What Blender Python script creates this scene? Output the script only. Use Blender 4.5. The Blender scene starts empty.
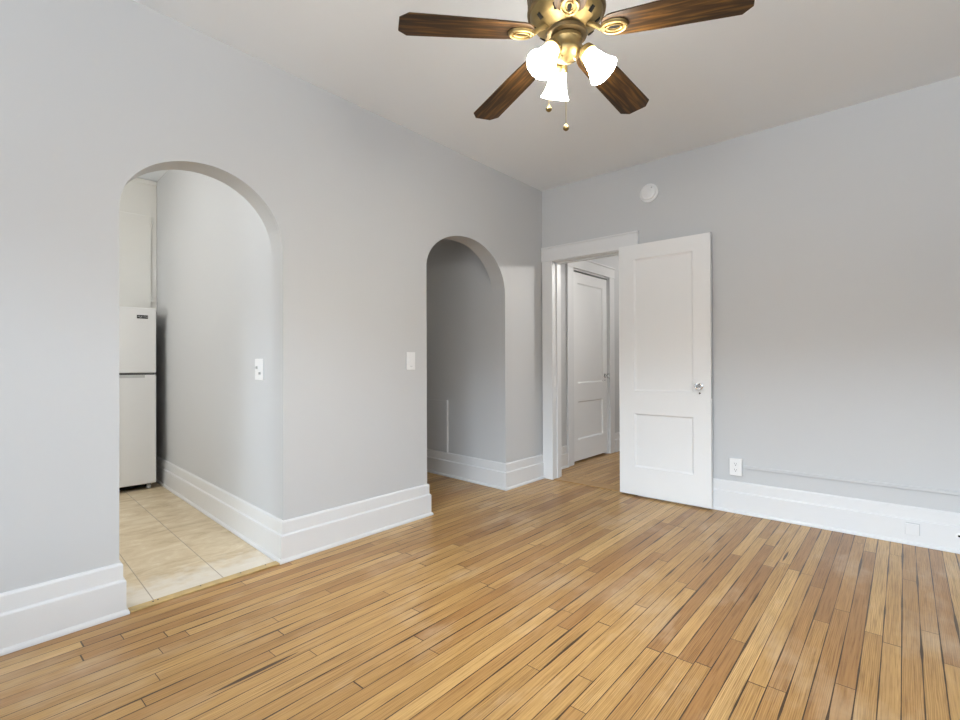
import bpy, bmesh, math, random
from mathutils import Vector, Matrix
random.seed(7)
PI = math.pi
SC = bpy.context.scene
COL = SC.collection

# ------------------------------------------------------------------ room measures (metres)
A = 2.577          # left wall plane is x = -A
B = 3.871          # back wall plane is y = B
H = 2.70           # ceiling height
XR, YR = 2.2, -2.0   # right wall and rear wall (behind the camera)

# ------------------------------------------------------------------ camera
YAW, PITCH, ROLL = 0.7146, 0.0049, -0.0038
fw = Vector((-math.sin(YAW), math.cos(YAW), 0)); rt = Vector((math.cos(YAW), math.sin(YAW), 0)); up = Vector((0, 0, 1))
F = fw * math.cos(PITCH) + up * math.sin(PITCH)
U0 = -fw * math.sin(PITCH) + up * math.cos(PITCH)
R = rt * math.cos(ROLL) + U0 * math.sin(ROLL)
U = -rt * math.sin(ROLL) + U0 * math.cos(ROLL)
cam = bpy.data.cameras.new('camera'); cam.sensor_width = 36; cam.lens = 489.036 / 960 * 36
cam.clip_start = 0.01
cam_o = bpy.data.objects.new('camera', cam); COL.objects.link(cam_o)
m = Matrix((R, U, -F)).transposed().to_4x4(); m.translation = Vector((0, 0, 1.0867))
cam_o.matrix_world = m
SC.camera = cam_o

# ------------------------------------------------------------------ world, daylight, exposure
SC.view_settings.view_transform = 'Standard'; SC.view_settings.look = 'None'
SC.view_settings.gamma = 1; SC.view_settings.use_curve_mapping = False
SC.view_settings.exposure = 0.11
w = bpy.data.worlds.new('world'); SC.world = w; w.use_nodes = True
# overcast sky above the roofs and trees across the street, sunlit ground below them
wt = w.node_tree; bg = wt.nodes['Background']
wc = wt.nodes.new('ShaderNodeTexCoord'); ws = wt.nodes.new('ShaderNodeSeparateXYZ'); wr_ = wt.nodes.new('ShaderNodeValToRGB')
wm = wt.nodes.new('ShaderNodeMath'); wm.operation = 'MULTIPLY_ADD'; wm.inputs[1].default_value = 0.5; wm.inputs[2].default_value = 0.5
wt.links.new(wc.outputs['Generated'], ws.inputs[0]); wt.links.new(ws.outputs[2], wm.inputs[0]); wt.links.new(wm.outputs[0], wr_.inputs['Fac'])
GROUND, TREES, GLOW, SKY = (0.40, 0.432, 0.465), (0.15, 0.157, 0.165), (0.765, 0.905, 1.045), (0.08, 0.10, 0.12)
ce = wr_.color_ramp.elements
while len(ce) < 8:
    ce.new(0.5)
for el, (p_, c_) in zip(ce, ((0.0, GROUND), (0.44, GROUND), (0.465, TREES), (0.580, TREES), (0.592, GLOW), (0.640, GLOW), (0.68, SKY), (1.0, SKY))):
    el.position = p_; el.color = (*c_, 1)
wt.links.new(wr_.outputs['Color'], bg.inputs[0])
bg.inputs[1].default_value = 30.0


def area(name, loc, target, sx, sy, power, color, spread=180):
    l = bpy.data.lights.new(name, 'AREA'); l.shape = 'RECTANGLE'; l.size = sx; l.size_y = sy
    l.energy = power; l.color = color; l.spread = math.radians(spread)
    o = bpy.data.objects.new(name, l); COL.objects.link(o); o.location = loc
    o.rotation_euler = (Vector(target) - Vector(loc)).to_track_quat('-Z', 'Y').to_euler()
    return o


def point(name, loc, power, color, radius):
    l = bpy.data.lights.new(name, 'POINT'); l.energy = power; l.color = color; l.shadow_soft_size = radius
    o = bpy.data.objects.new(name, l); COL.objects.link(o); o.location = loc
    return o


DAY = (0.80, 0.90, 1.0)
WX0, WX1, WZ0, WZ1 = -0.95, 2.0, 0.95, 2.30     # invented window in the rear wall, placed for its daylight
# portals that lead the sky's light in through the window behind the camera
for nm, loc, tg, sx in (('rear_window_portal', ((WX0 + WX1) / 2, YR - 0.02, (WZ0 + WZ1) / 2), ((WX0 + WX1) / 2, 9, (WZ0 + WZ1) / 2), WX1 - WX0),):
    po = area(nm, loc, tg, sx, WZ1 - WZ0, 1, (1, 1, 1)); po.data.cycles.is_portal = True
# kitchen daylight and ceiling lamp, out of sight round the left jamb
area('daylight_kitchen_window', (-4.3, -1.0, 1.55), (-4.2, 1.4, 0.7), 1.0, 1.1, 11, (0.95, 0.975, 1.0), 160)
point('kitchen_ceiling_light', (-3.9, -0.1, 2.35), 28, (1, 0.95, 0.87), 0.12)
# added lamp, unseen in the hall, aimed through the doorway
area('hall_light', (-1.045, 5.15, 2.17), (-2.577, 3.55, 1.25), 0.09, 0.09, 3.6, (1, 0.97, 0.93), 80)
point('hall_fill', (-1.3, 6.0, 2.3), 24, (1, 0.96, 0.91), 0.06)  # added fill, brightens the closed hall door
# passage beyond the second arch: an unseen fill added to lift its shade
point('passage_fill', (-4.45, 2.85, 2.2), 1.3, (1, 0.95, 0.88), 0.08)
LAMP_STRENGTH = 56.0
BULB_STRENGTH = 1250.0

# ------------------------------------------------------------------ materials


def mat(name):
    x = bpy.data.materials.new(name); x.use_nodes = True
    nt = x.node_tree
    return x, nt, nt.nodes['Principled BSDF']


def pm(name, color, rough=0.5, metal=0.0, spec=0.5, bump=0.0, bscale=60, mottled=0.0):
    x, nt, p = mat(name)
    p.inputs['Base Color'].default_value = (*color, 1); p.inputs['Roughness'].default_value = rough
    p.inputs['Metallic'].default_value = metal; p.inputs['Specular IOR Level'].default_value = spec
    tc = nt.nodes.new('ShaderNodeTexCoord')
    if bump:
        n = nt.nodes.new('ShaderNodeTexNoise'); n.inputs['Scale'].default_value = bscale; n.inputs['Detail'].default_value = 3
        nt.links.new(tc.outputs['Object'], n.inputs['Vector'])
        b = nt.nodes.new('ShaderNodeBump'); b.inputs['Strength'].default_value = bump; b.inputs['Distance'].default_value = 0.01
        nt.links.new(n.outputs['Fac'], b.inputs['Height']); nt.links.new(b.outputs['Normal'], p.inputs['Normal'])
    if mottled:
        n = nt.nodes.new('ShaderNodeTexNoise'); n.inputs['Scale'].default_value = 18; n.inputs['Detail'].default_value = 4
        nt.links.new(tc.outputs['Object'], n.inputs['Vector'])
        r = nt.nodes.new('ShaderNodeValToRGB')
        r.color_ramp.elements[0].position = 0.3; r.color_ramp.elements[1].position = 0.7
        r.color_ramp.elements[0].color = (*[c * (1 - mottled) for c in color], 1); r.color_ramp.elements[1].color = (*color, 1)
        nt.links.new(n.outputs['Fac'], r.inputs['Fac']); nt.links.new(r.outputs['Color'], p.inputs['Base Color'])
    return x


WALL = pm('grey_wall_paint', (0.545, 0.550, 0.553), 0.5, spec=0.3, bump=0.05, bscale=14)
KWALL = pm('pale_kitchen_paint', (0.66, 0.66, 0.645), 0.45, spec=0.35, bump=0.05, bscale=14)
CEIL = pm('ceiling_paint', (0.84, 0.875, 0.91), 0.8, spec=0.2, bump=0.04, bscale=10)
TRIM = pm('white_gloss_trim_paint', (0.70, 0.70, 0.70), 0.32, spec=0.45, bump=0.04, bscale=25)
DOORP = pm('white_door_paint', (0.78, 0.78, 0.775), 0.35, spec=0.45, bump=0.03, bscale=20)
FRIDGE = pm('white_enamel', (0.80, 0.80, 0.79), 0.3, bump=0.02, bscale=200)
CABP = pm('cream_cabinet_paint', (0.76, 0.75, 0.71), 0.4, bump=0.03)
PLATE = pm('white_plastic', (0.77, 0.77, 0.77), 0.35)
DARK = pm('dark_slot', (0.012, 0.012, 0.012), 0.8, spec=0.0)
GAPM = pm('dark_grey_gasket', (0.10, 0.10, 0.10), 0.7)
BLACKB = pm('black_badge_plastic', (0.02, 0.02, 0.022), 0.4)
SILVER = pm('badge_silver', (0.75, 0.75, 0.76), 0.35)
BRASS = pm('antique_brass', (0.30, 0.22, 0.095), 0.45, metal=0.85, mottled=0.35)
BRONZE = pm('dark_bronze', (0.17, 0.12, 0.06), 0.4, metal=0.8, mottled=0.4)
CHROME = pm('worn_chrome', (0.62, 0.62, 0.62), 0.2, metal=1.0)
GROOVE = pm('groove_shade_grey', (0.52, 0.52, 0.515), 0.5)  # painted shade of the fridge handle groove
WHEELM = pm('grey_plastic_wheel', (0.5, 0.5, 0.5), 0.5)
STRIPM = None


def N(nt, t, **kw):
    n = nt.nodes.new(t)
    for k, v in kw.items():
        setattr(n, k, v)
    return n


def MATH(nt, op, a, b=None, c=None):
    n = nt.nodes.new('ShaderNodeMath'); n.operation = op
    for i, v in enumerate((a, b, c)):
        if v is None:
            continue
        if isinstance(v, (int, float)):
            n.inputs[i].default_value = v
        else:
            nt.links.new(v, n.inputs[i])
    return n.outputs[0]


def COMB(nt, x, y, z=0.0):
    n = nt.nodes.new('ShaderNodeCombineXYZ')
    for i, v in enumerate((x, y, z)):
        if isinstance(v, (int, float)):
            n.inputs[i].default_value = v
        else:
            nt.links.new(v, n.inputs[i])
    return n.outputs[0]


def RAMP(nt, fac, stops):
    r = nt.nodes.new('ShaderNodeValToRGB'); e = r.color_ramp.elements
    while len(e) < len(stops):
        e.new(0.5)
    for el, (pos, c) in zip(e, stops):
        el.position = pos; el.color = (*c, 1) if len(c) == 3 else c
    nt.links.new(fac, r.inputs['Fac'])
    return r.outputs['Color']


def MIXC(nt, fac, a, b, blend='MIX'):
    n = nt.nodes.new('ShaderNodeMix'); n.data_type = 'RGBA'; n.blend_type = blend
    for i, v in ((0, fac), (6, a), (7, b)):
        if isinstance(v, (int, float)):
            n.inputs[i].default_value = v
        elif isinstance(v, tuple):
            n.inputs[i].default_value = (*v, 1)
        else:
            nt.links.new(v, n.inputs[i])
    return n.outputs[2]


def wood_floor():
    x, nt, p = mat('oak_strip_flooring')
    tc = N(nt, 'ShaderNodeTexCoord'); s = N(nt, 'ShaderNodeSeparateXYZ'); nt.links.new(tc.outputs['Object'], s.inputs[0])
    X, Y = s.outputs[0], s.outputs[1]
    W, L = 0.0565, 1.25
    xs = MATH(nt, 'DIVIDE', MATH(nt, 'ADD', X, 20.015), W)
    idx = MATH(nt, 'FLOOR', xs); fx = MATH(nt, 'FRACT', xs)
    wn = N(nt, 'ShaderNodeTexWhiteNoise', noise_dimensions='1D'); nt.links.new(idx, wn.inputs['W'])
    ys = MATH(nt, 'ADD', MATH(nt, 'DIVIDE', MATH(nt, 'ADD', Y, 20), L), MATH(nt, 'MULTIPLY', wn.outputs[0], 7.3))
    # uneven board lengths: warp the length coordinate row by row
    wv = MATH(nt, 'MULTIPLY', MATH(nt, 'SINE', MATH(nt, 'ADD', MATH(nt, 'MULTIPLY', ys, 2.1), MATH(nt, 'MULTIPLY', wn.outputs[0], 40))), 0.16)
    ys = MATH(nt, 'ADD', ys, wv)
    bi = MATH(nt, 'FLOOR', ys); fy = MATH(nt, 'FRACT', ys)
    w2 = N(nt, 'ShaderNodeTexWhiteNoise', noise_dimensions='2D'); nt.links.new(COMB(nt, idx, bi), w2.inputs['Vector'])
    rnd = w2.outputs[0]
    w3 = N(nt, 'ShaderNodeTexWhiteNoise', noise_dimensions='3D'); nt.links.new(COMB(nt, idx, bi, 3.3), w3.inputs['Vector'])
    base = RAMP(nt, rnd, [(0.0, (0.350, 0.180, 0.062)), (0.08, (0.430, 0.232, 0.082)), (0.38, (0.510, 0.305, 0.112)),
                          (0.8, (0.570, 0.352, 0.136)), (1.0, (0.665, 0.440, 0.190))])
    # long fine grain
    gv = COMB(nt, MATH(nt, 'MULTIPLY', X, 190), MATH(nt, 'MULTIPLY', Y, 4.5), MATH(nt, 'MULTIPLY', rnd, 91))
    g = N(nt, 'ShaderNodeTexNoise'); g.inputs['Scale'].default_value = 1; g.inputs['Detail'].default_value = 5; g.inputs['Roughness'].default_value = 0.65
    nt.links.new(gv, g.inputs['Vector'])
    grain = RAMP(nt, g.outputs['Fac'], [(0.32, (0.50, 0.42, 0.33)), (0.47, (0.88, 0.85, 0.80)), (0.58, (1.0, 1.0, 1.0)), (0.72, (1.14, 1.15, 1.15))])
    col = MIXC(nt, 0.85, base, grain, 'MULTIPLY')
    # cathedral figure on some boards
    cv = COMB(nt, MATH(nt, 'MULTIPLY', fx, 1.0), MATH(nt, 'MULTIPLY', Y, 0.9), MATH(nt, 'MULTIPLY', rnd, 37))
    wa = N(nt, 'ShaderNodeTexWave', wave_type='BANDS', bands_direction='X'); wa.inputs['Scale'].default_value = 3.2
    wa.inputs['Distortion'].default_value = 7; wa.inputs['Detail'].default_value = 2; wa.inputs['Detail Scale'].default_value = 1.2
    nt.links.new(cv, wa.inputs['Vector'])
    fig = RAMP(nt, wa.outputs['Fac'], [(0.0, (0.72, 0.66, 0.58)), (0.5, (1, 1, 1)), (1, (1.03, 1.03, 1.03))])
    col = MIXC(nt, MATH(nt, 'MULTIPLY', MATH(nt, 'GREATER_THAN', w3.outputs[0], 0.45), 0.85), col, fig, 'MULTIPLY')
    # scuffed, greyed patches where the finish is worn
    sc = N(nt, 'ShaderNodeTexNoise'); sc.inputs['Scale'].default_value = 1.0; sc.inputs['Detail'].default_value = 6; sc.inputs['Roughness'].default_value = 0.62
    nt.links.new(COMB(nt, MATH(nt, 'MULTIPLY', X, 3.6), MATH(nt, 'MULTIPLY', Y, 1.7), 2.0), sc.inputs['Vector'])
    sfac = RAMP(nt, sc.outputs['Fac'], [(0.52, (0, 0, 0)), (0.76, (0.48, 0.48, 0.48))])
    col = MIXC(nt, sfac, col, (0.66, 0.54, 0.39))
    st = N(nt, 'ShaderNodeTexNoise'); st.inputs['Scale'].default_value = 1.4; st.inputs['Detail'].default_value = 4
    nt.links.new(COMB(nt, MATH(nt, 'MULTIPLY', X, 9.0), MATH(nt, 'MULTIPLY', Y, 0.8), 5.0), st.inputs['Vector'])
    col = MIXC(nt, RAMP(nt, st.outputs['Fac'], [(0.50, (0, 0, 0)), (0.75, (0.4, 0.4, 0.4))]), col, (0.36, 0.20, 0.08))
    # joints between boards: width varies along each joint, a few open up to black cracks
    jn = N(nt, 'ShaderNodeTexNoise'); jn.inputs['Scale'].default_value = 1; jn.inputs['Detail'].default_value = 2
    nt.links.new(COMB(nt, MATH(nt, 'MULTIPLY', MATH(nt, 'ROUND', xs), 7.31), MATH(nt, 'MULTIPLY', Y, 2.6), 0.0), jn.inputs['Vector'])
    wid = RAMP(nt, jn.outputs['Fac'], [(0.28, (0.015, 0.015, 0.015)), (0.46, (0.028, 0.028, 0.028)), (0.58, (0.048, 0.048, 0.048)), (0.72, (0.095, 0.095, 0.095))])
    edge = MATH(nt, 'MINIMUM', fx, MATH(nt, 'SUBTRACT', 1.0, fx))
    joint = MATH(nt, 'LESS_THAN', edge, wid)
    endj = MATH(nt, 'LESS_THAN', MATH(nt, 'MINIMUM', fy, MATH(nt, 'SUBTRACT', 1.0, fy)), 0.0014)
    # open splits: a wedge that is widest part-way along
    crack = 0.0
    for cx_, y0_, y1_, hw_ in SPLITS:
        t_ = MATH(nt, 'DIVIDE', MATH(nt, 'SUBTRACT', Y, y0_), y1_ - y0_)
        lens = MATH(nt, 'MULTIPLY', MATH(nt, 'MULTIPLY', t_, MATH(nt, 'SUBTRACT', 1.0, t_)), hw_ * 4)
        c_ = MATH(nt, 'LESS_THAN', MATH(nt, 'ABSOLUTE', MATH(nt, 'SUBTRACT', X, cx_)), lens)
        crack = MATH(nt, 'MAXIMUM', crack, c_)
    gap = MATH(nt, 'MAXIMUM', MATH(nt, 'MAXIMUM', joint, endj), crack)
    gapc = MATH(nt, 'MULTIPLY', gap, 0.93)
    col = MIXC(nt, gapc, col, (0.045, 0.022, 0.010))
    nt.links.new(col, p.inputs['Base Color'])
    rr = RAMP(nt, sc.outputs['Fac'], [(0.35, (0.24, 0.24, 0.24)), (0.7, (0.46, 0.46, 0.46))])
    p.inputs['Roughness'].default_value = 0.33; p.inputs['Specular IOR Level'].default_value = 0.42
    h = MATH(nt, 'SUBTRACT', MATH(nt, 'ADD', MATH(nt, 'MULTIPLY', g.outputs['Fac'], 0.12), MATH(nt, 'MULTIPLY', rnd, 0.25)), gap)
    b = N(nt, 'ShaderNodeBump'); b.inputs['Strength'].default_value = 0.25; b.inputs['Distance'].default_value = 0.0015
    nt.links.new(h, b.inputs['Height']); nt.links.new(b.outputs['Normal'], p.inputs['Normal'])
    return x


SPLITS = ((-1.7285, 0.62, 0.95, 0.0085), (-0.506, 3.08, 3.27, 0.006), (-0.83, 2.78, 2.92, 0.004))
OAK = wood_floor()


def tile_floor():
    x, nt, p = mat('travertine_look_vinyl')
    tc = N(nt, 'ShaderNodeTexCoord'); s = N(nt, 'ShaderNodeSeparateXYZ'); nt.links.new(tc.outputs['Object'], s.inputs[0])
    X, Y = s.outputs[0], s.outputs[1]     # X along the kitchen (depth), Y towards its left side
    tx = MATH(nt, 'DIVIDE', MATH(nt, 'ADD', X, 0.36), 0.71); ty = MATH(nt, 'DIVIDE', MATH(nt, 'ADD', Y, 0.005), 0.305)
    fx, fy = MATH(nt, 'FRACT', tx), MATH(nt, 'FRACT', ty)
    wn = N(nt, 'ShaderNodeTexWhiteNoise', noise_dimensions='2D'); nt.links.new(COMB(nt, MATH(nt, 'FLOOR', tx), MATH(nt, 'FLOOR', ty)), wn.inputs['Vector'])
    v = COMB(nt, MATH(nt, 'MULTIPLY', X, 9.0), MATH(nt, 'MULTIPLY', Y, 4.0), MATH(nt, 'MULTIPLY', wn.outputs[0], 17))
    n = N(nt, 'ShaderNodeTexNoise'); n.inputs['Scale'].default_value = 1.0; n.inputs['Detail'].default_value = 8; n.inputs['Roughness'].default_value = 0.7; n.inputs['Distortion'].default_value = 0.7
    nt.links.new(v, n.inputs['Vector'])
    c = RAMP(nt, n.outputs['Fac'], [(0.28, (0.44, 0.33, 0.18)), (0.45, (0.60, 0.48, 0.31)), (0.56, (0.66, 0.55, 0.38)), (0.72, (0.78, 0.70, 0.56))])
    # pale scuffed band where feet cross the strip
    wb = N(nt, 'ShaderNodeTexNoise'); wb.inputs['Scale'].default_value = 14; wb.inputs['Detail'].default_value = 5
    nt.links.new(tc.outputs['Object'], wb.inputs['Vector'])
    wf = MATH(nt, 'SUBTRACT', MATH(nt, 'ADD', MATH(nt, 'MULTIPLY', wb.outputs['Fac'], 0.5), 0.06), X)
    c = MIXC(nt, RAMP(nt, wf, [(0.0, (0, 0, 0)), (0.2, (0.6, 0.6, 0.6))]), c, (0.74, 0.72, 0.68))
    ey = MATH(nt, 'LESS_THAN', MATH(nt, 'MINIMUM', fy, MATH(nt, 'SUBTRACT', 1.0, fy)), 0.0075)
    ex = MATH(nt, 'LESS_THAN', MATH(nt, 'MINIMUM', fx, MATH(nt, 'SUBTRACT', 1.0, fx)), 0.0030)
    c = MIXC(nt, MATH(nt, 'MULTIPLY', ex, 0.30), c, (0.30, 0.24, 0.17))
    c = MIXC(nt, MATH(nt, 'MULTIPLY', ey, 0.75), c, (0.28, 0.22, 0.16))
    nt.links.new(c, p.inputs['Base Color']); p.inputs['Roughness'].default_value = 0.4
    p.inputs['Specular IOR Level'].default_value = 0.4
    return x


TILE = tile_floor()


def blade_wood():
    x, nt, p = mat('dark_walnut_blade')
    tc = N(nt, 'ShaderNodeTexCoord')
    mp = N(nt, 'ShaderNodeMapping'); mp.inputs['Scale'].default_value = (5, 70, 5); nt.links.new(tc.outputs['Object'], mp.inputs[0])
    n = N(nt, 'ShaderNodeTexNoise'); n.inputs['Scale'].default_value = 1; n.inputs['Detail'].default_value = 6; n.inputs['Distortion'].default_value = 0.6
    nt.links.new(mp.outputs[0], n.inputs['Vector'])
    c = RAMP(nt, n.outputs['Fac'], [(0.34, (0.013, 0.007, 0.0025)), (0.5, (0.040, 0.019, 0.0055)), (0.68, (0.125, 0.060, 0.014))])
    nt.links.new(c, p.inputs['Base Color']); p.inputs['Roughness'].default_value = 0.52; p.inputs['Specular IOR Level'].default_value = 0.3
    return x


BLADE = blade_wood()
STRIPM = pm('yellow_wood_strip', (0.62, 0.44, 0.19), 0.4, mottled=0.3)
SADDLE = pm('brown_wood_saddle', (0.47, 0.28, 0.115), 0.4, mottled=0.25)


def shade_glass():
    x, nt, p = mat('lit_frosted_glass')
    tc = N(nt, 'ShaderNodeTexCoord'); s = N(nt, 'ShaderNodeSeparateXYZ'); nt.links.new(tc.outputs['Object'], s.inputs[0])
    c = RAMP(nt, MATH(nt, 'MULTIPLY', MATH(nt, 'ABSOLUTE', s.outputs[2]), 10.0), [(0.0, (1.0, 0.70, 0.32)), (0.35, (1.0, 0.90, 0.72)), (1.0, (1.0, 0.965, 0.91))])
    p.inputs['Base Color'].default_value = (0.8, 0.78, 0.72, 1); p.inputs['Roughness'].default_value = 0.4
    nt.links.new(c, p.inputs['Emission Color']); p.inputs['Emission Strength'].default_value = LAMP_STRENGTH
    return x


SHADE = shade_glass()
BULB = pm('lit_bulb', (0.9, 0.9, 0.88), 0.4)
bp = BULB.node_tree.nodes['Principled BSDF']
bp.inputs['Emission Color'].default_value = (1.0, 0.96, 0.89, 1); bp.inputs['Emission Strength'].default_value = BULB_STRENGTH


def glass():
    x, nt, p = mat('clear_knob_glass')
    p.inputs['Base Color'].default_value = (0.95, 0.97, 0.97, 1); p.inputs['Roughness'].default_value = 0.03
    p.inputs['Transmission Weight'].default_value = 0.9; p.inputs['IOR'].default_value = 1.5
    return x


GLASS = glass()

# ------------------------------------------------------------------ mesh helpers


def obj(name, bm, material, parent=None, bevel=0.0, smooth=False, seg=2, xf=None):
    bmesh.ops.recalc_face_normals(bm, faces=bm.faces)
    me = bpy.data.meshes.new(name); bm.to_mesh(me); bm.free()
    me.materials.append(material)
    if smooth:
        for pl in me.polygons:
            pl.use_smooth = True
        me.set_sharp_from_angle(angle=math.radians(40))
    o = bpy.data.objects.new(name, me); COL.objects.link(o)
    if parent is not None:
        o.parent = parent
    if xf is not None:
        o.matrix_local = xf
    if bevel:
        b = o.modifiers.new('edge', 'BEVEL'); b.width = bevel; b.segments = seg; b.limit_method = 'ANGLE'; b.angle_limit = math.radians(35)
        b.harden_normals = False
    return o


def tag(o, label, cat, group=None, kind=None):
    o['label'] = label; o['category'] = cat
    if group:
        o['group'] = group
    if kind:
        o['kind'] = kind
    return o


def struct(o, label=None, cat=None):
    o['kind'] = 'structure'
    if label:
        o['label'] = label; o['category'] = cat
    return o


def empty(name, mw):
    o = bpy.data.objects.new(name, None); COL.objects.link(o); o.empty_display_size = 0.1
    o.matrix_world = mw if isinstance(mw, Matrix) else Matrix.Translation(mw)
    return o


def box(bm, lo, hi, xf=None):
    vs = []
    for z in (lo[2], hi[2]):
        for x, y in ((lo[0], lo[1]), (hi[0], lo[1]), (hi[0], hi[1]), (lo[0], hi[1])):
            p = Vector((x, y, z)); vs.append(bm.verts.new(xf @ p if xf else p))
    for f in ((3, 2, 1, 0), (4, 5, 6, 7), (0, 1, 5, 4), (1, 2, 6, 5), (2, 3, 7, 6), (3, 0, 4, 7)):
        bm.faces.new([vs[i] for i in f])
    return bm


def BX(lo, hi, xf=None):
    return box(bmesh.new(), lo, hi, xf)


def lathe(bm, prof, n=32, xf=None, cap=True, sy=1.0):
    """prof: list of (r, z); revolved about local z."""
    rings = []
    for r, z in prof:
        if r < 1e-6:
            p = Vector((0, 0, z)); rings.append([bm.verts.new(xf @ p if xf else p)])
        else:
            ring = []
            for i in range(n):
                a = 2 * PI * i / n
                p = Vector((r * math.cos(a), r * math.sin(a) * sy, z)); ring.append(bm.verts.new(xf @ p if xf else p))
            rings.append(ring)
    for a, b in zip(rings, rings[1:]):
        for i in range(n):
            j = (i + 1) % n
            q = [a[i % len(a)], a[j % len(a)], b[j % len(b)], b[i % len(b)]]
            q = list(dict.fromkeys(q))
            if len(q) >= 3:
                bm.faces.new(q)
    if cap:
        for ring in (rings[0], rings[-1]):
            if len(ring) > 2:
                bm.faces.new(ring)
    return bm


def tube(bm, pts, rad, n=10):
    """round tube along points; rad is a number or a list."""
    rings = []
    P = [Vector(p) for p in pts]
    for i, p in enumerate(P):
        t = (P[min(i + 1, len(P) - 1)] - P[max(i - 1, 0)]).normalized()
        a = t.cross(Vector((0, 0, 1)))
        if a.length < 1e-4:
            a = t.cross(Vector((1, 0, 0)))
        a.normalize(); b = t.cross(a)
        r = rad[i] if isinstance(rad, (list, tuple)) else rad
        rings.append([bm.verts.new(p + a * (r * math.cos(2 * PI * k / n)) + b * (r * math.sin(2 * PI * k / n))) for k in range(n)])
    for a, b in zip(rings, rings[1:]):
        for k in range(n):
            bm.faces.new((a[k], a[(k + 1) % n], b[(k + 1) % n], b[k]))
    bm.faces.new(rings[0]); bm.faces.new(rings[-1])
    return bm


def plate(outline, origin, du, ext, shear=(0, 0)):
    """upright wall: outline of (s, z) along du from origin, extruded by vector ext."""
    bm = bmesh.new(); o = Vector(origin); d = Vector(du).normalized(); e = Vector(ext)
    fr = [bm.verts.new(o + d * s + Vector((0, 0, z))) for s, z in outline]
    bk = [bm.verts.new(v.co + e) for v in fr]
    f1 = bm.faces.new(fr); f2 = bm.faces.new(list(reversed(bk)))
    n = len(fr)
    for i in range(n):
        bm.faces.new((fr[i], fr[(i + 1) % n], bk[(i + 1) % n], bk[i]))
    bm.normal_update()
    bmesh.ops.triangulate(bm, faces=[f1, f2], ngon_method='EAR_CLIP')
    return bm


def arched_wall(bottom, top, x, t, shear):
    """upright wall in the plane x, facing +x: one column of faces per step of its lower outline (s, z), thickness t."""
    bm = bmesh.new(); F_, K_ = {}, {}
    def fv(s, z):
        k = (round(s, 5), round(z, 5))
        if k not in F_:
            F_[k] = bm.verts.new((x, s, z)); K_[k] = bm.verts.new((x - t, s + shear, z))
        return F_[k], K_[k]
    for (s0, z0), (s1, z1) in zip(bottom, bottom[1:]):
        a, b = fv(s0, z0), fv(s1, z1)
        bm.faces.new((a[0], b[0], b[1], a[1]))          # soffit, jamb or foot
        if s1 - s0 > 1e-6:
            c, d = fv(s1, top), fv(s0, top)
            bm.faces.new((a[0], d[0], c[0], b[0])); bm.faces.new((a[1], b[1], c[1], d[1])); bm.faces.new((d[0], d[1], c[1], c[0]))
    return bm


def sweep(path, prof):
    """baseboard: profile (d, z) swept along a floor path with mitred corners; the room lies to the RIGHT of the path direction."""
    bm = bmesh.new(); P = [Vector(p) for p in path]; n = len(P); rings = []
    dirs = [(P[i + 1] - P[i]).normalized() for i in range(n - 1)]
    nor = [Vector((d.y, -d.x)) for d in dirs]
    for i in range(n):
        if i == 0:
            off = nor[0]
        elif i == n - 1:
            off = nor[-1]
        else:
            h = (nor[i - 1] + nor[i]); h.normalize(); off = h / h.dot(nor[i])
        rings.append([bm.verts.new((P[i].x + off.x * d, P[i].y + off.y * d, z)) for d, z in prof])
    k = len(prof)
    for a, b in zip(rings, rings[1:]):
        for j in range(k):
            bm.faces.new((a[j], a[(j + 1) % k], b[(j + 1) % k], b[j]))
    bm.faces.new(rings[0]); bm.faces.new(list(reversed(rings[-1])))
    return bm


BASE = [(0.0, 0.001), (0.033, 0.001), (0.033, 0.010), (0.030, 0.016), (0.024, 0.020), (0.022, 0.022), (0.022, 0.143), (0.020, 0.147),
        (0.0135, 0.151), (0.012, 0.154), (0.012, 0.214), (0.009, 0.220), (0.004, 0.223), (0.0, 0.224)]


def baseboard(name, path, label):
    return struct(obj(name, sweep(path, BASE), TRIM), label, 'baseboard')


# ------------------------------------------------------------------ frames for the two rooms beyond the arches
KA = math.radians(3.4)
KM = Matrix.Translation((-A, 1.32, 0)) @ Matrix(((-math.cos(KA), -math.sin(KA), 0, 0), (math.sin(KA), -math.cos(KA), 0, 0), (0, 0, 1, 0), (0, 0, 0, 1)))
# local x = into the kitchen, local y = to its left (towards the camera side), origin at the arch jamb
NA = math.radians(3.4)
NM = Matrix.Translation((-A, 3.30, 0)) @ Matrix(((-math.cos(NA), -math.sin(NA), 0, 0), (math.sin(NA), -math.cos(NA), 0, 0), (0, 0, 1, 0), (0, 0, 0, 1)))


def k2(u, v):
    p = KM @ Vector((u, v, 0)); return (p.x, p.y)


def n2(u, v):
    p = NM @ Vector((u, v, 0)); return (p.x, p.y)


# ------------------------------------------------------------------ structure: floors and ceilings
T = 0.15    # left wall thickness
bm = BX((-A, YR - 0.1, -0.1), (XR + 0.1, 6.9, 0))
box(bm, (-5.2, 1.62, -0.1), (-A, 3.75, 0)); box(bm, (-3.2, 3.75, -0.1), (-A, 6.9, 0)); box(bm, (-2.68, 0.45, -0.1), (-A, 1.45, -0.002))
struct(obj('floor', bm, OAK), 'worn honey oak strip floor of the empty room', 'floor')
bm = BX((0.0, -0.09, -0.1), (3.3, 3.3, 0.0))
struct(obj('floor_kitchen', bm, TILE, xf=KM), 'beige stone look tile floor inside the first arch', 'floor')
struct(obj('ceiling', BX((-A - T, YR - 0.1, H), (XR + 0.1, 6.9, H + 0.1)), CEIL), 'plain white plaster ceiling above the fan', 'ceiling')
struct(obj('ceiling_kitchen', BX((0.13, -0.09, 2.80), (3.3, 3.3, 2.9), KM), CEIL))
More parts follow.
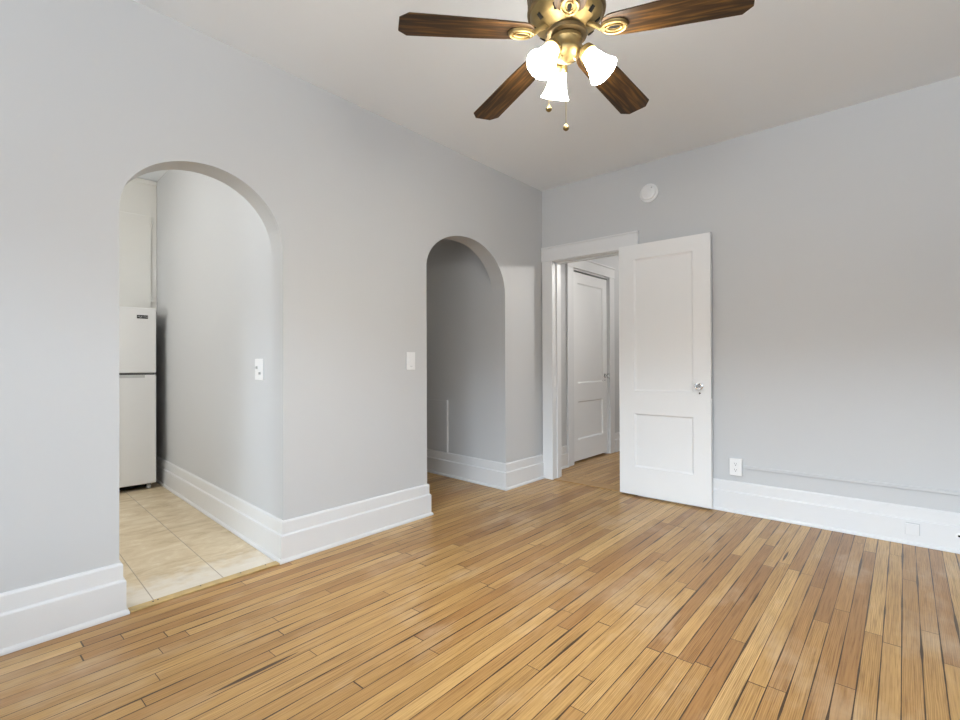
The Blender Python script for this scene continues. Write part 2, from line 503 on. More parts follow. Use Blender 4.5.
struct(obj('ceiling_niche', BX((-5.2, 2.0, 2.45), (-A - T + 0.02, 3.65, 2.55)), CEIL))


# ------------------------------------------------------------------ left wall with its two arches
def arch(y0, y1, ym, top, rl, rr, n=28):
    """points of an arch outline from the left jamb foot to the right one; rl / rr are the rises of the two halves."""
    pts = [(y0, 0.0)]
    for i in range(n + 1):
        a = PI - (PI / 2) * i / n
        pts.append((ym + (ym - y0) * math.cos(a), top - rl + rl * math.sin(a)))
    for i in range(1, n + 1):
        a = PI / 2 - (PI / 2) * i / n
        pts.append((ym + (y1 - ym) * math.cos(a), top - rr + rr * math.sin(a)))
    pts.append((y1, 0.0))
    return pts


foot = [(YR - 0.1, 0.0)] + arch(0.578, 1.32, 0.945, 2.062, 0.29, 0.36) + arch(2.389, 3.30, 2.83, 2.066, 0.29, 0.40) + [(B + 0.13, 0)]
bm = arched_wall(foot, H, -A, T, T * math.tan(KA))
struct(obj('wall_left', bm, WALL), 'grey painted wall with two arched openings', 'wall')

# ------------------------------------------------------------------ back wall with the doorway
DX0, DX1, DZ = -2.475, -1.735, 2.035          # rough opening (jambs line it)
out = [(-A - 0.0, 0), (DX0, 0), (DX0, DZ), (DX1, DZ), (DX1, 0), (XR, 0), (XR, H), (-A, H)]
struct(obj('wall_back', plate(out, (0, B, 0), (1, 0, 0), (0, 0.13, 0)), WALL), 'grey painted wall behind the open door', 'wall')
def windowed(lo, hi, ax, w0, w1):
    """wall box lo..hi with a window w0..w1 along axis ax, between WZ0 and WZ1."""
    bm = bmesh.new()
    def part(a0, a1, z0, z1):
        l, h = list(lo), list(hi); l[ax], h[ax], l[2], h[2] = a0, a1, z0, z1; box(bm, l, h)
    part(lo[ax], w0, lo[2], hi[2]); part(w1, hi[ax], lo[2], hi[2]); part(w0, w1, lo[2], WZ0); part(w0, w1, WZ1, hi[2])
    return bm


struct(obj('wall_right', BX((XR, YR - 0.1, 0), (XR + 0.1, B + 0.13, H)), WALL))
struct(obj('wall_rear', windowed((-A, YR - 0.1, 0), (XR, YR, H), 0, WX0, WX1), WALL))
mz = (WZ0 + WZ1) / 2
bm = BX((WX0 - 0.09, YR, WZ0 - 0.06), (WX0, YR + 0.02, WZ1 + 0.1)); box(bm, (WX1, YR, WZ0 - 0.06), (WX1 + 0.09, YR + 0.02, WZ1 + 0.1)); box(bm, (WX0, YR, WZ1), (WX1, YR + 0.02, WZ1 + 0.1)); box(bm, (WX0, YR, WZ0 - 0.06), (WX1, YR + 0.06, WZ0))
box(bm, (WX0, YR - 0.07, mz - 0.02), (WX1, YR - 0.03, mz + 0.02)); box(bm, ((WX0 + WX1) / 2 - 0.03, YR - 0.08, WZ0), ((WX0 + WX1) / 2 + 0.03, YR - 0.03, WZ1))
struct(obj('window_1', bm, TRIM))  # added window, out of view, lets the daylight in
# ------------------------------------------------------------------ kitchen shell
KXF = KM
bm = BX((T, -0.09, 0), (3.2, 0.0, 2.80), KM); box(bm, (T - 0.04, -0.09, 0), (T + 0.02, -0.004, 2.80), KM)
struct(obj('wall_kitchen_right', bm, WALL), 'pale kitchen wall with the light switch inside the first arch', 'wall')
struct(obj('wall_kitchen_end', BX((3.09, 0.0, 0), (3.2, 2.6, 2.80), KM), KWALL))
struct(obj('wall_kitchen_left', BX((T - 0.03, 2.6, 0), (3.2, 2.7, 2.80), KM), KWALL))
# ------------------------------------------------------------------ niche beyond the second arch
bm = BX((T, -0.09, 0), (2.3, 0.0, 2.45), NM); box(bm, (T - 0.04, -0.09, 0), (T + 0.02, -0.004, 2.45), NM)
struct(obj('wall_niche_right', bm, WALL), 'shadowed grey passage wall seen through the second arch', 'wall')
struct(obj('wall_niche_end', BX((2.2, 0.0, 0), (2.3, 1.15, 2.45), NM), WALL))
struct(obj('wall_niche_left', BX((T - 0.03, 0.93, 0), (2.2, 1.02, 2.45), NM), WALL))
# ------------------------------------------------------------------ hall beyond the doorway
HX = -2.655
hd0, hd1, hdz = 4.545, 5.395, 2.090
out = [(B + 0.13, 0), (hd0, 0), (hd0, hdz), (hd1, hdz), (hd1, 0), (6.8, 0), (6.8, H), (B + 0.13, H)]
struct(obj('wall_hall_left', plate(out, (HX, 0, 0), (0, 1, 0), (-0.12, 0, 0)), WALL), 'grey hallway wall beside the closed panel door', 'wall')
struct(obj('wall_hall_end', BX((HX - 0.12, 6.8, 0), (-0.7, 6.9, H)), WALL))
struct(obj('wall_hall_right', BX((-0.8, B + 0.131, 0), (-0.7, 6.8, H)), WALL))

# ------------------------------------------------------------------ baseboards
baseboard('baseboard_left', [(-A, YR), (-A, 0.578), (-A - T, 0.578 + T * math.tan(KA))], 'tall white stepped baseboard left of the first arch')
baseboard('baseboard_pier', [k2(3.05, 0), (-A, 1.32), (-A, 2.389), (-A - T, 2.389 + T * math.tan(KA))],
          'tall white baseboard wrapping the wall between the two arches')
baseboard('baseboard_niche', [n2(2.2, 0), (-A, 3.30), (-A, B - 0.0225)], 'white baseboard around the corner between second arch and doorway')
baseboard('baseboard_back', [(-1.64, B), (XR, B)], 'tall white baseboard along the back wall beside the open door')
struct(obj('baseboard_hall', sweep([(HX, B + 0.131), (HX, hd0 - 0.125)], BASE), TRIM), 'short white baseboard between doorway and hallway door', 'baseboard')
struct(obj('baseboard_hall_far', sweep([(HX, hd1 + 0.125), (HX, 6.8)], BASE), TRIM), 'white baseboard past the closed hallway door', 'baseboard')

# ------------------------------------------------------------------ doorway casing (trim) of the open door
CY = B - 0.022
bm = BX((-2.566, CY, 0.0), (-2.455, B, 2.022))
struct(obj('trim_1', bm, TRIM, bevel=0.004), 'white vertical casing on the left of the doorway', 'door casing')
bm = BX((-1.755, CY, 0.0), (-1.64, B, 2.022))
struct(obj('trim_2', bm, TRIM, bevel=0.004), 'white vertical casing behind the hinges of the open door', 'door casing')
bm = BX((-2.572, CY - 0.003, 2.0225), (-1.634, B, 2.140)); box(bm, (-2.574, CY - 0.007, 2.1405), (-1.632, B, 2.156))
struct(obj('trim_3', bm, TRIM, bevel=0.003), 'white head casing across the top of the doorway', 'door casing')
bm = BX((DX0, B - 0.003, 0.0), (DX0 + 0.02, B + 0.133, 2.015)); box(bm, (DX1 - 0.02, B - 0.003, 0.0), (DX1, B + 0.133, 2.015))
box(bm, (DX0, B - 0.003, 2.0155), (DX1, B + 0.133, DZ))
box(bm, (DX0 + 0.02, B + 0.045, 0.0), (DX0 + 0.032, B + 0.085, 2.015)); box(bm, (DX1 - 0.032, B + 0.045, 0.0), (DX1 - 0.02, B + 0.085, 2.015))
box(bm, (DX0 + 0.033, B + 0.045, 2.003), (DX1 - 0.033, B + 0.085, 2.015))
jamb = struct(obj('trim_4', bm, TRIM, bevel=0.002), 'white jamb lining inside the doorway', 'door jamb')
obj('strike_plate', BX((DX0 + 0.0195, B + 0.006, 0.86), (DX0 + 0.0215, B + 0.032, 0.96)), PLATE, jamb)
# far side casing of the doorway in the hall
sad = obj('door_saddle', BX((DX0 + 0.021, B - 0.012, 0.0005), (DX1 - 0.021, B + 0.142, 0.007)), SADDLE, bevel=0.004)
tag(sad, 'brown wooden saddle on the floor across the doorway', 'threshold')


# ------------------------------------------------------------------ panel doors
def panel_door(name, xf, wd, ht, th, panels, material, label):
    """door slab in local x (width) / z, front face at y = 0 looking to -y; panels are (x0, z0, x1, z1) recesses."""
    root = empty(name, xf); struct(root, label, 'door')
    rec = 0.011; bw = 0.013
    bm = bmesh.new()
    xs = sorted({0, wd, *[p[0] for p in panels], *[p[2] for p in panels]}); zs = sorted({0, ht, *[p[1] for p in panels], *[p[3] for p in panels]})
    for side, y, s in ((0, 0.0, 1), (1, th, -1)):
        grid = {(x, z): bm.verts.new((x, y, z)) for x in xs for z in zs}
        for i in range(len(xs) - 1):
            for j in range(len(zs) - 1):
                x0, x1, z0, z1 = xs[i], xs[i + 1], zs[j], zs[j + 1]
                cx, cz = (x0 + x1) / 2, (z0 + z1) / 2
                q = [grid[x0, z0], grid[x1, z0], grid[x1, z1], grid[x0, z1]]
                if any(p[0] < cx < p[2] and p[1] < cz < p[3] for p in panels):
                    a = [bm.verts.new((x, y + s * rec * 0.35, z)) for x, z in ((x0 + .002, z0 + .002), (x1 - .002, z0 + .002), (x1 - .002, z1 - .002), (x0 + .002, z1 - .002))]
                    b = [bm.verts.new((x, y + s * rec, z)) for x, z in ((x0 + bw, z0 + bw), (x1 - bw, z0 + bw), (x1 - bw, z1 - bw), (x0 + bw, z1 - bw))]
                    for k in range(4):
                        bm.faces.new((q[k], q[(k + 1) % 4], a[(k + 1) % 4], a[k])); bm.faces.new((a[k], a[(k + 1) % 4], b[(k + 1) % 4], b[k]))
                    bm.faces.new(b)
                else:
                    bm.faces.new(q)
        if side == 0:
            g0 = grid
        else:
            for i in range(len(xs) - 1):
                for z in (0, ht):
                    bm.faces.new((g0[xs[i], z], g0[xs[i + 1], z], grid[xs[i + 1], z], grid[xs[i], z]))
            for j in range(len(zs) - 1):
                for x in (0, wd):
                    bm.faces.new((g0[x, zs[j]], g0[x, zs[j + 1]], grid[x, zs[j + 1]], grid[x, zs[j]]))
    obj('door_slab', bm, material, root)
    return root


def door_knob(root, x, z, y, sgn, keyhole=True):
    """glass knob on a round rose at local (x, z); sgn -1 points to -y."""
    xf = Matrix.Translation((x, y, z)) @ Matrix.Rotation(PI / 2 * (-sgn), 4, 'X')
    k = obj('door_knob', lathe(bmesh.new(), [(0.0, 0.022), (0.010, 0.022), (0.016, 0.027), (0.025, 0.036), (0.027, 0.044), (0.024, 0.053), (0.014, 0.057), (0, 0.058)], 12, cap=False), GLASS, root, xf=xf)
    k['label'] = 'clear faceted glass knob'
    obj('knob_rose', lathe(bmesh.new(), [(0.0, 0.0), (0.026, 0.0), (0.026, 0.002), (0.020, 0.005), (0.010, 0.008), (0.009, 0.023), (0.0, 0.0235)], 24, cap=False), CHROME, k, smooth=True)
    if keyhole:
        bm = lathe(bmesh.new(), [(0.0, 0.0), (0.0065, 0.0), (0.0065, 0.0012), (0, 0.0014)], 12, Matrix.Translation((x, y, z - 0.052)) @ Matrix.Rotation(PI / 2 * (-sgn), 4, 'X'), cap=False)
        obj('keyhole', bm, DARK, root)


# the open door, swung flat against the back wall
OD_W, OD_H = 0.709, 2.016
xf = Matrix.Translation((-1.776, 3.800, 0.016))
d1 = panel_door('door_1', xf, OD_W, OD_H, 0.036,
                [(0.128, 0.838, 0.585, 1.898), (0.128, 0.226, 0.585, 0.655)], DOORP, 'white two panel door standing wide open against the back wall')
door_knob(d1, 0.631, 0.888, 0.0, -1)
obj('latch_plate', BX((OD_W - 0.0005, 0.008, 0.80), (OD_W + 0.0012, 0.028, 0.96)), CHROME, d1)
for hz in (0.22, 1.0, 1.78):
    obj('hinge', tube(bmesh.new(), [(-0.006, 0.043, hz - 0.045), (-0.006, 0.043, hz + 0.045)], 0.006, 10), DOORP, d1, smooth=True)

# the closed door in the hall, facing the room's side (+x)
HDM = Matrix.Translation((HX - 0.012, hd0 + 0.022, 0.022)) @ Matrix.Rotation(PI / 2, 4, 'Z')
HW = hd1 - hd0 - 0.044
d2 = panel_door('door_2', HDM, HW, 2.034, 0.036, [(0.120, 0.835, HW - 0.105, 1.922), (0.120, 0.225, HW - 0.105, 0.637)], DOORP,
                'white two panel door closed in the hallway beyond the doorway')
door_knob(d2, HW - 0.055, 0.902, 0.0, -1)
for hz in (0.22, 1.0, 1.80):
    obj('hinge', tube(bmesh.new(), [(-0.004, -0.006, hz - 0.045), (-0.004, -0.006, hz + 0.045)], 0.006, 10), DOORP, d2, smooth=True)
bm = BX((HX, hd0 - 0.115, 0), (HX + 0.022, hd0 + 0.006, hdz - 0.004))
struct(obj('trim_5', bm, TRIM, bevel=0.004), 'white casing left of the closed hallway door', 'door casing')
bm = BX((HX, hd1 - 0.006, 0), (HX + 0.022, hd1 + 0.115, hdz - 0.004))
struct(obj('trim_6', bm, TRIM, bevel=0.004), 'white casing right of the closed hallway door', 'door casing')
bm = BX((HX, hd0 - 0.12, hdz - 0.0035), (HX + 0.024, hd1 + 0.12, hdz + 0.105)); box(bm, (HX, hd0 - 0.128, hdz + 0.1055), (HX + 0.034, hd1 + 0.128, hdz + 0.122))
struct(obj('trim_7', bm, TRIM, bevel=0.003), 'white head casing above the closed hallway door', 'door casing')
bm = BX((HX - 0.12, hd0 + 0.0001, 0), (HX - 0.001, hd0 + 0.019, hdz - 0.02)); box(bm, (HX - 0.12, hd1 - 0.019, 0), (HX - 0.001, hd1 - 0.0001, hdz - 0.02))
box(bm, (HX - 0.12, hd0, hdz - 0.0195), (HX - 0.001, hd1, hdz - 0.0001))
struct(obj('trim_8', bm, TRIM), 'white jamb around the closed hallway door', 'door jamb')
# unseen backing added so that the gap over the door does not show daylight
bm = BX((HX - 0.50, hd0 - 0.1, 0), (HX - 0.45, hd1 + 0.1, 2.3)); box(bm, (HX - 0.45, hd0 - 0.1, 0), (HX - 0.11, hd0 - 0.05, 2.3)); box(bm, (HX - 0.45, hd1 + 0.05, 0), (HX - 0.11, hd1 + 0.1, 2.3)); box(bm, (HX - 0.45, hd0 - 0.05, 2.2), (HX - 0.11, hd1 + 0.05, 2.3))
struct(obj('wall_backing', bm, WALL))

# ------------------------------------------------------------------ kitchen: threshold strip, refrigerator, cupboard
root = empty('threshold_strip', Vector((-A + 0.004, 0.965, 0)))
tag(root, 'yellow wooden threshold strip between oak floor and kitchen tile', 'threshold')
obj('strip', BX((-0.028, -0.352, 0.001), (0.024, 0.324, 0.008)), STRIPM, root, bevel=0.003)
for ny in (-0.26, -0.24, -0.06, 0.13, 0.26):
    obj('nail', lathe(bmesh.new(), [(0, 0.008), (0.0035, 0.008), (0.0035, 0.0095), (0, 0.010)], 10, Matrix.Translation((-0.010 + 0.004 * math.sin(ny * 40), ny, 0)), cap=False), GAPM, root)

fr = empty('refrigerator', KM @ Matrix.Translation((2.36, 0.385, 0)))
tag(fr, 'white two door refrigerator standing in the kitchen beyond the arch', 'refrigerator')
# local x: into the kitchen (front face at 0), local y: to the left
hw = 0.30
obj('cabinet', BX((0.055, -hw + 0.003, 0.045), (0.62, hw - 0.003, 1.555)), FRIDGE, fr, bevel=0.006)
bm = BX((0.0, -hw, 1.008), (0.048, hw, 1.568))
obj('freezer_door', bm, FRIDGE, fr, bevel=0.008, seg=3)
bm = BX((0.0, -hw, 0.050), (0.048, hw, 0.990))
obj('fridge_door', bm, FRIDGE, fr, bevel=0.008, seg=3)
obj('grey_backing', BX((0.010, -hw + 0.012, 0.06), (0.055, hw - 0.012, 1.55)), GAPM, fr)
obj('handle_groove_shade', BX((-0.0008, -hw + 0.085, 0.966), (0.02, hw - 0.004, 0.988)), GROOVE, fr)  # flat strip whose grey stands for shade in the handle groove
obj('toe_grille', BX((0.06, -hw + 0.03, 0.018), (0.09, hw - 0.03, 0.05)), DARK, fr)
for sy in (-1, 1):
    for ux in (0.075, 0.56):
        obj('wheel', lathe(bmesh.new(), [(0, -0.012), (0.022, -0.012), (0.022, 0.012), (0, 0.012)], 20,
            Matrix.Translation((ux - (0.03 if ux < 0.1 else 0), sy * (hw - 0.05), 0.0225)) @ Matrix.Rotation(PI / 2, 4, 'X'), cap=False), WHEELM, fr, smooth=True)
bd = obj('brand_badge', BX((-0.004, -0.238, 1.474), (0.001, -0.158, 1.504)), BLACKB, fr, bevel=0.002)
cu = bpy.data.curves.new('lettering', 'FONT'); cu.body = 'Magic Chef'; cu.size = 0.0165; cu.align_x = 'CENTER'; cu.align_y = 'CENTER'; cu.shear = 0.2; cu.extrude = 0.0004
tx = bpy.data.objects.new('lettering_curve', cu); COL.objects.link(tx)
bpy.context.view_layer.update()
dg = bpy.context.evaluated_depsgraph_get()
me = bpy.data.meshes.new_from_object(tx.evaluated_get(dg)); bpy.data.objects.remove(tx)
me.materials.clear(); me.materials.append(SILVER)
lt = bpy.data.objects.new('lettering', me); COL.objects.link(lt); lt.parent = bd
# text x runs to the viewer's right (-y local), text y up, faces -x
lt.matrix_local = Matrix.Translation((-0.0046, -0.198, 1.4895)) @ Matrix(((0, 0, -1, 0), (-1, 0, 0, 0), (0, 1, 0, 0), (0, 0, 0, 1)))

cb = empty('wall_cupboard', KM @ Matrix.Translation((2.73, 0.002, 1.572)))
tag(cb, 'cream painted cupboard built in above the refrigerator', 'cupboard')
obj('cabinet_frame', BX((0.0, 0.0, 0.0), (0.355, 0.80, 1.226)), CABP, cb, bevel=0.002)
dr = obj('cupboard_door', BX((-0.014, 0.047, 0.008), (-0.0005, 0.76, 0.885)), CABP, cb, bevel=0.003)
for z in (0.12, 0.80):
    obj('hinge', tube(bmesh.new(), [(-0.012, 0.042, z - 0.028), (-0.012, 0.042, z + 0.028)], 0.005, 10), CABP, cb, smooth=True)
obj('crown_strip', BX((-0.008, 0.0, 1.180), (-0.0005, 0.80, 1.222)), CABP, cb, bevel=0.003)


# ------------------------------------------------------------------ wall plates
def switch_plate(name, xf, label, wide=0.072, high=0.118, toggle='toggle'):
    """plate in local x (width) / z (height), facing -y."""
    r = empty(name, xf); tag(r, label, 'light switch')
    obj('cover_plate', BX((-wide / 2, -0.006, -high / 2), (wide / 2, 0.0, high / 2)), PLATE, r, bevel=0.0025)
    if toggle == 'toggle':
        bm = BX((-0.005, -0.018, -0.003), (0.005, -0.0055, 0.012)); obj('toggle', bm, PLATE, r, bevel=0.001)
        obj('toggle_slot', BX((-0.006, -0.0065, -0.013), (0.006, -0.0055, 0.013)), WHEELM, r)
    else:
        obj('rocker', BX((-0.0165, -0.0085, -0.033), (0.0165, -0.0055, 0.033)), PLATE, r, bevel=0.001)
        obj('slider', BX((-0.008, -0.0105, -0.038), (0.008, -0.0055, -0.034)), WHEELM, r)
    for z in (-0.042, 0.042) if toggle == 'toggle' else (-0.048, 0.048):
        obj('screw', lathe(bmesh.new(), [(0, 0), (0.003, 0), (0.003, 0.0012), (0, 0.0016)], 10, Matrix.Translation((0, -0.0058, z)) @ Matrix.Rotation(PI / 2, 4, 'X'), cap=False), PLATE, r)
    return r


# facing +x on the pier between the arches: local -y must become +x
FX = Matrix.Rotation(PI / 2, 4, 'Z')
switch_plate('light_switch', Matrix.Translation((-A, 2.238, 1.098)) @ FX, 'white rocker switch plate on the wall beside the second arch', 0.076, 0.122, 'rocker')
# facing the room side on the kitchen wall: local -y must become kitchen +v
KF = KM @ Matrix.Translation((0.32, 0.0, 1.05)) @ Matrix.Rotation(PI, 4, 'Z')
r = empty('light_switch', KF); tag(r, 'white double switch plate on the kitchen wall inside the first arch', 'light switch')
obj('cover_plate', BX((-0.059, -0.006, -0.063), (0.059, 0, 0.063)), PLATE, r, bevel=0.0025)
for x in (-0.023, 0.023):
    obj('toggle', BX((x - 0.005, -0.017, -0.030 if x > 0 else 0.004), (x + 0.005, -0.0055, -0.016 if x > 0 else 0.018)), WHEELM, r, bevel=0.001)

# duplex outlet on the back wall, with the wire raceway that leaves it
r = empty('wall_outlet', Vector((-0.915, B, 0.333))); tag(r, 'white duplex power outlet on the wall beside the open door', 'outlet')
obj('outlet_box', BX((-0.037, -0.030, -0.058), (0.037, 0.0, 0.058)), PLATE, r, bevel=0.002)
obj('cover_plate', BX((-0.040, -0.036, -0.061), (0.040, -0.0302, 0.061)), PLATE, r, bevel=0.0025)
for z in (-0.021, 0.021):
    rc = obj('receptacle', lathe(bmesh.new(), [(0, 0), (0.0165, 0), (0.0165, 0.0015), (0, 0.002)], 20, Matrix.Translation((0, -0.0355, z)) @ Matrix.Rotation(PI / 2, 4, 'X'), cap=False), PLATE, r)
    bm = BX((-0.0075, -0.0382, z - 0.001), (-0.0055, -0.0372, z + 0.008)); box(bm, (0.0055, -0.0382, z - 0.001), (0.0075, -0.0372, z + 0.007)); box(bm, (-0.0025, -0.0382, z - 0.0105), (0.0025, -0.0372, z - 0.0055))
    obj('slot', bm, DARK, rc)
wr = obj('wire_raceway', BX((-0.872, B - 0.011, 0.322), (XR - 0.002, B, 0.345)), WALL, bevel=0.003)
tag(wr, 'thin grey painted wire channel running along the wall from the outlet', 'cable channel')

# blank plate and cable hole on the baseboard
r = obj('blank_plate', BX((-0.002, B - 0.034, 0.060), (0.060, B - 0.0245, 0.127)), TRIM, bevel=0.002)
obj('grey_backing', BX((0.0, B - 0.0244, 0.062), (0.0635, B - 0.0221, 0.131)), WHEELM, r)  # grey sheet offset behind the plate, draws dark edges right and above
tag(r, 'small square white cover plate painted over on the baseboard', 'cover plate')
r = obj('cable_grommet', lathe(bmesh.new(), [(0.0, 0.0), (0.016, 0.0), (0.016, 0.003), (0.007, 0.005), (0.0065, 0.001), (0, 0.001)], 24, Matrix.Translation((0.228, B - 0.0221, 0.098)) @ Matrix.Rotation(PI / 2, 4, 'X'), cap=False), PLATE)
tag(r, 'round cable outlet with dark hole on the baseboard at frame edge', 'cable outlet')
obj('hole', lathe(bmesh.new(), [(0, 0.0015), (0.0062, 0.0015), (0.0062, 0.0035), (0, 0.0035)], 16, Matrix.Translation((0.228, B - 0.0221, 0.098)) @ Matrix.Rotation(PI / 2, 4, 'X'), cap=False), DARK, r)

# smoke detector high on the back wall
r = empty('smoke_detector', Matrix.Translation((-1.546, B, 2.446)) @ Matrix.Rotation(PI / 2, 4, 'X')); tag(r, 'round white smoke detector high on the back wall', 'smoke detector')
obj('base', lathe(bmesh.new(), [(0, 0), (0.074, 0), (0.074, 0.010), (0.070, 0.013), (0, 0.013)], 40, cap=False), PLATE, r, smooth=True)
obj('cover', lathe(bmesh.new(), [(0, 0.0131), (0.060, 0.0131), (0.062, 0.018), (0.061, 0.026), (0.054, 0.033), (0.049, 0.034), (0.047, 0.032), (0.036, 0.035), (0.034, 0.033), (0.020, 0.037), (0.018, 0.035), (0, 0.038)], 40, cap=False), PLATE, r, smooth=True)
obj('indicator', lathe(bmesh.new(), [(0, 0.030), (0.006, 0.030), (0.006, 0.0365), (0, 0.037)], 12, Matrix.Translation((0.034, 0.030, 0)), cap=False), WHEELM, r)

# access panel in the passage beyond the second arch
r = empty('access_panel', NM @ Matrix.Translation((0.99, 0.0, 0.226))); tag(r, 'grey painted access panel low on the passage wall behind the second arch', 'access panel')
obj('panel', BX((-0.245, 0.0005, 0.0), (0.27, 0.010, 0.495)), WALL, r, bevel=0.002)
obj('edge_strip', BX((-0.262, 0.0005, 0.0), (-0.2455, 0.016, 0.500)), TRIM, r, bevel=0.002)


# ------------------------------------------------------------------ ceiling fan
FCX, FCY = -0.9035, 1.5174
ZB = 2.222
fan = empty('ceiling_fan', Vector((FCX, FCY, H)))
tag(fan, 'antique brass ceiling fan with dark wood blades and three lit lamps', 'ceiling fan')


def fz(z):
    return z - H


obj('canopy', lathe(bmesh.new(), [(0, 0), (0.066, 0), (0.066, -0.012), (0.058, -0.045), (0.036, -0.062), (0.018, -0.066), (0, -0.066)], 40, cap=False), BRASS, fan, smooth=True)
obj('downrod', tube(bmesh.new(), [(0, 0, -0.064), (0, 0, fz(2.435))], 0.0125, 16), BRASS, fan, smooth=True)
motor = obj('motor_housing', lathe(bmesh.new(), [(0, fz(2.45)), (0.030, fz(2.45)), (0.036, fz(2.43)), (0.085, fz(2.425)), (0.118, fz(2.412)), (0.131, fz(2.395)), (0.131, fz(2.335)),
                                         (0.128, fz(2.318)), (0.118, fz(2.300)), (0.102, fz(2.287)), (0.098, fz(2.285)), (0.094, fz(2.281)), (0.072, fz(2.270)), (0.066, fz(2.262)), (0, fz(2.260))], 56, cap=False), BRASS, fan, smooth=True)
bm = bmesh.new()
for i in range(60):
    xf = Matrix.Rotation(2 * PI * i / 60, 4, 'Z')
    box(bm, (0.1300, -0.0042, fz(2.388)), (0.1365, 0.0042, fz(2.330)), xf)
lathe(bm, [(0.1300, fz(2.392)), (0.1385, fz(2.390)), (0.1385, fz(2.384)), (0.1300, fz(2.383))], 56, cap=False)
lathe(bm, [(0.1295, fz(2.338)), (0.1385, fz(2.334)), (0.1370, fz(2.326)), (0.1280, fz(2.322))], 56, cap=False)
obj('vent_band', bm, BRONZE, fan)
for i in range(10):
    bm = bmesh.new()
    xf = Matrix.Rotation(2 * PI * (i + 0.5) / 10 + 0.2, 4, 'Z') @ Matrix.Translation((0.108, 0, fz(2.2905))) @ Matrix.Rotation(math.radians(-43), 4, 'Y')
    box(bm, (-0.011, -0.006, -0.0032), (0.011, 0.006, 0.004), xf)
    obj('vent_slot', bm, DARK, motor)
obj('flywheel', lathe(bmesh.new(), [(0, fz(2.2605)), (0.070, fz(2.2605)), (0.074, fz(2.254)), (0.072, fz(2.244)), (0.060, fz(2.241)), (0, fz(2.240))], 40, cap=False), BRONZE, fan, smooth=True)
obj('switch_housing', lathe(bmesh.new(), [(0, fz(2.2405)), (0.050, fz(2.2405)), (0.056, fz(2.236)), (0.057, fz(2.224)), (0.053, fz(2.219)), (0.052, fz(2.196)), (0.054, fz(2.192)), (0.053, fz(2.184)),
                                          (0.044, fz(2.172)), (0.030, fz(2.163)), (0.014, fz(2.159)), (0.008, fz(2.153)), (0, fz(2.151))], 40, cap=False), BRASS, fan, smooth=True)

# one blade with its iron, then copies
def blade_bm():
    bm = bmesh.new(); pts = []
    r0, r1 = 0.122, 0.592
    for i in range(9):
        a = PI / 2 + PI * i / 8
        pts.append((r0 + 0.045 + 0.045 * math.cos(a), 0.051 * math.sin(a)))
    pts = [(x, y) for x, y in pts]
    lower = [(0.30, -0.059), (r1 - 0.030, -0.066), (r1, -0.038)]
    upper = [(r1, 0.038), (r1 - 0.030, 0.066), (0.30, 0.059)]
    out = pts + lower + upper
    t = 0.0055
    a = [bm.verts.new((x, y, t / 2)) for x, y in out]; b = [bm.verts.new((x, y, -t / 2)) for x, y in out]
    bm.faces.new(a); bm.faces.new(list(reversed(b)))
    for i in range(len(out)):
        j = (i + 1) % len(out); bm.faces.new((a[i], a[j], b[j], b[i]))
    return bm


def iron_bm():
    bm = bmesh.new()
    # curved arm from the flywheel to the blade root
    tube(bm, [(0.050, 0, 0.028), (0.075, 0, 0.022), (0.105, 0, 0.008), (0.120, 0, -0.004), (0.140, 0, -0.008)], [0.012, 0.010, 0.0085, 0.009, 0.010], 12)
    # oval medallion under the blade: backing disc and two raised rings round an eye-shaped slot
    c = Matrix.Translation((0.168, 0, -0.0036))
    lathe(bm, [(0, 0.0), (0.046, 0.0), (0.048, -0.002), (0.046, -0.005), (0.038, -0.006), (0, -0.006)], 36, c, cap=False, sy=0.66)
    for rr, tt, zz in ((0.041, 0.0055, -0.007), (0.026, 0.004, -0.008)):
        rings = []
        n = 36
        for i in range(n):
            a = 2 * PI * i / n; ring = []
            for k in range(8):
                b = 2 * PI * k / 8
                ring.append(bm.verts.new((0.168 + (rr + tt * math.cos(b)) * math.cos(a), (rr + tt * math.cos(b)) * math.sin(a) * (0.66 if rr > 0.03 else 0.5), -0.0036 + zz + tt * math.sin(b))))
            rings.append(ring)
        for i in range(n):
            p, q = rings[i], rings[(i + 1) % n]
            for k in range(8):
                bm.faces.new((p[k], p[(k + 1) % 8], q[(k + 1) % 8], q[k]))
    return bm


AZ0 = math.radians(232.9)
pitch = Matrix.Rotation(math.radians(-6.5), 4, 'X'); droop = Matrix.Rotation(math.radians(4.6), 4, 'Y')


def blade_xf(i):
    return Matrix.Translation((0, 0, fz(2.258))) @ Matrix.Rotation(AZ0 - i * 2 * PI / 5, 4, 'Z') @ droop @ pitch


blade0 = obj('blade', blade_bm(), BLADE, fan, bevel=0.0012, xf=blade_xf(0))
iron0 = obj('blade_iron', iron_bm(), BRASS, blade0, smooth=True)
slot0 = obj('iron_slot', lathe(bmesh.new(), [(0, -0.0098), (0.021, -0.0098), (0.021, -0.0102), (0, -0.0104)], 24, Matrix.Translation((0.168, 0, 0)), cap=False, sy=0.36), DARK, blade0)
for i in range(1, 5):
    bl = blade0.copy(); COL.objects.link(bl); bl.parent = fan; bl.matrix_local = blade_xf(i)
    for c0 in (iron0, slot0):
        c = c0.copy(); COL.objects.link(c); c.parent = bl

# the three lamps
SA, RN, ZN, TILT, SL = math.radians(260.6), 0.071, 2.178, math.radians(35.6), 0.112


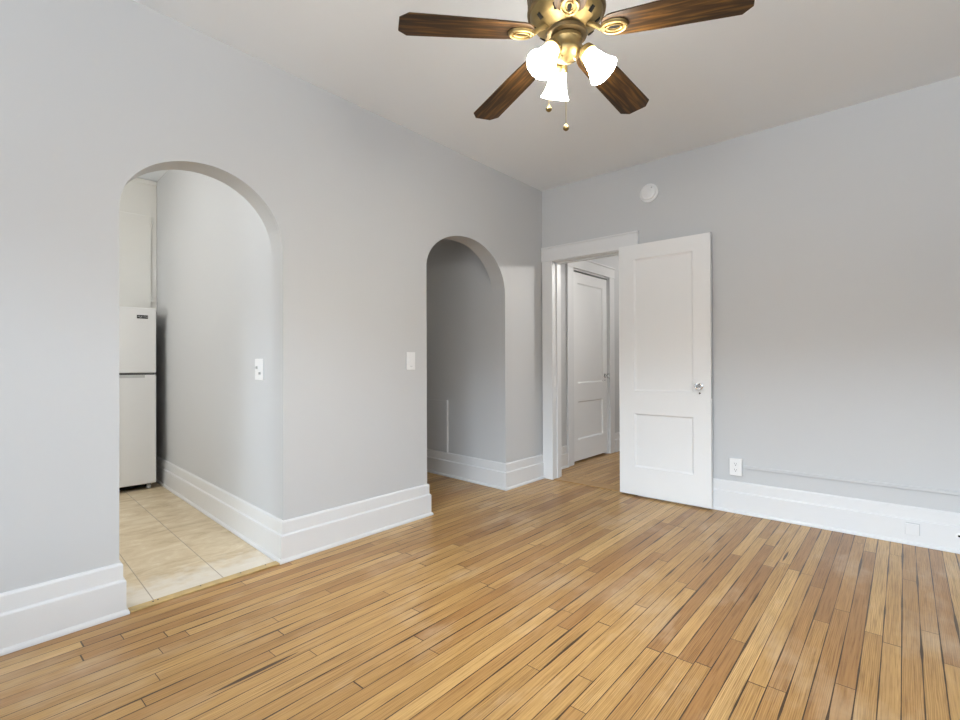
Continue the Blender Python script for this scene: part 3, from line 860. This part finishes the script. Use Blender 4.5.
def lamp_xf(i):
    az = SA + i * 2 * PI / 3
    # local -z runs down the shade's axis, tilted outwards
    return Matrix.Translation((RN * math.cos(az), RN * math.sin(az), fz(ZN))) @ Matrix.Rotation(az, 4, 'Z') @ Matrix.Rotation(-TILT, 4, 'Y')


holder0 = obj('lamp_holder', lathe(tube(bmesh.new(), [(-0.045, 0, 0.012), (-0.026, 0, 0.022), (-0.008, 0, 0.022), (0, 0, 0.012)], 0.008, 10),
                                   [(0, 0.016), (0.018, 0.016), (0.026, 0.010), (0.029, 0.0), (0.031, -0.012), (0.029, -0.013), (0.0, -0.010)], 32, cap=False), BRASS, fan, smooth=True, xf=lamp_xf(0))
sp = [(0.026, -0.006), (0.0275, -0.016), (0.030, -0.030), (0.0335, -0.046), (0.038, -0.064), (0.043, -0.080), (0.0495, -0.094), (0.0535, -0.101)]
inner = [(r - 0.003, z) for r, z in reversed(sp)]
shade0 = obj('lamp_shade', lathe(bmesh.new(), sp + inner, 36, cap=False), SHADE, fan, smooth=True, xf=lamp_xf(0))
bulb0 = obj('bulb', lathe(bmesh.new(), [(0.0, -0.012), (0.012, -0.014), (0.014, -0.030), (0.024, -0.055), (0.026, -0.068), (0.018, -0.084), (0, -0.090)], 20, cap=False), BULB, shade0, smooth=True)
for i in (1, 2):
    for c0 in (holder0, shade0):
        c = c0.copy(); COL.objects.link(c); c.parent = fan; c.matrix_local = lamp_xf(i)
        if c0 is shade0:
            b = bulb0.copy(); COL.objects.link(b); b.parent = c
# pull chains with their brass balls
for dx, dy, zt, zb in ((-0.0485, -0.040, 2.178, 1.990), (-0.0025, -0.000, 2.155, 1.922)):
    ch = obj('pull_chain', tube(bmesh.new(), [(dx, dy, fz(zt)), (dx, dy, fz(zb))], 0.0011, 6), BRASS, fan)
    obj('pull_ball', lathe(bmesh.new(), [(0, 0.014), (0.003, 0.013), (0.004, 0.010), (0.008, 0.007), (0.011, 0.001), (0.0105, -0.004), (0.006, -0.009), (0, -0.011)], 20, Matrix.Translation((dx, dy, fz(zb))), cap=False), BRASS, ch, smooth=True)
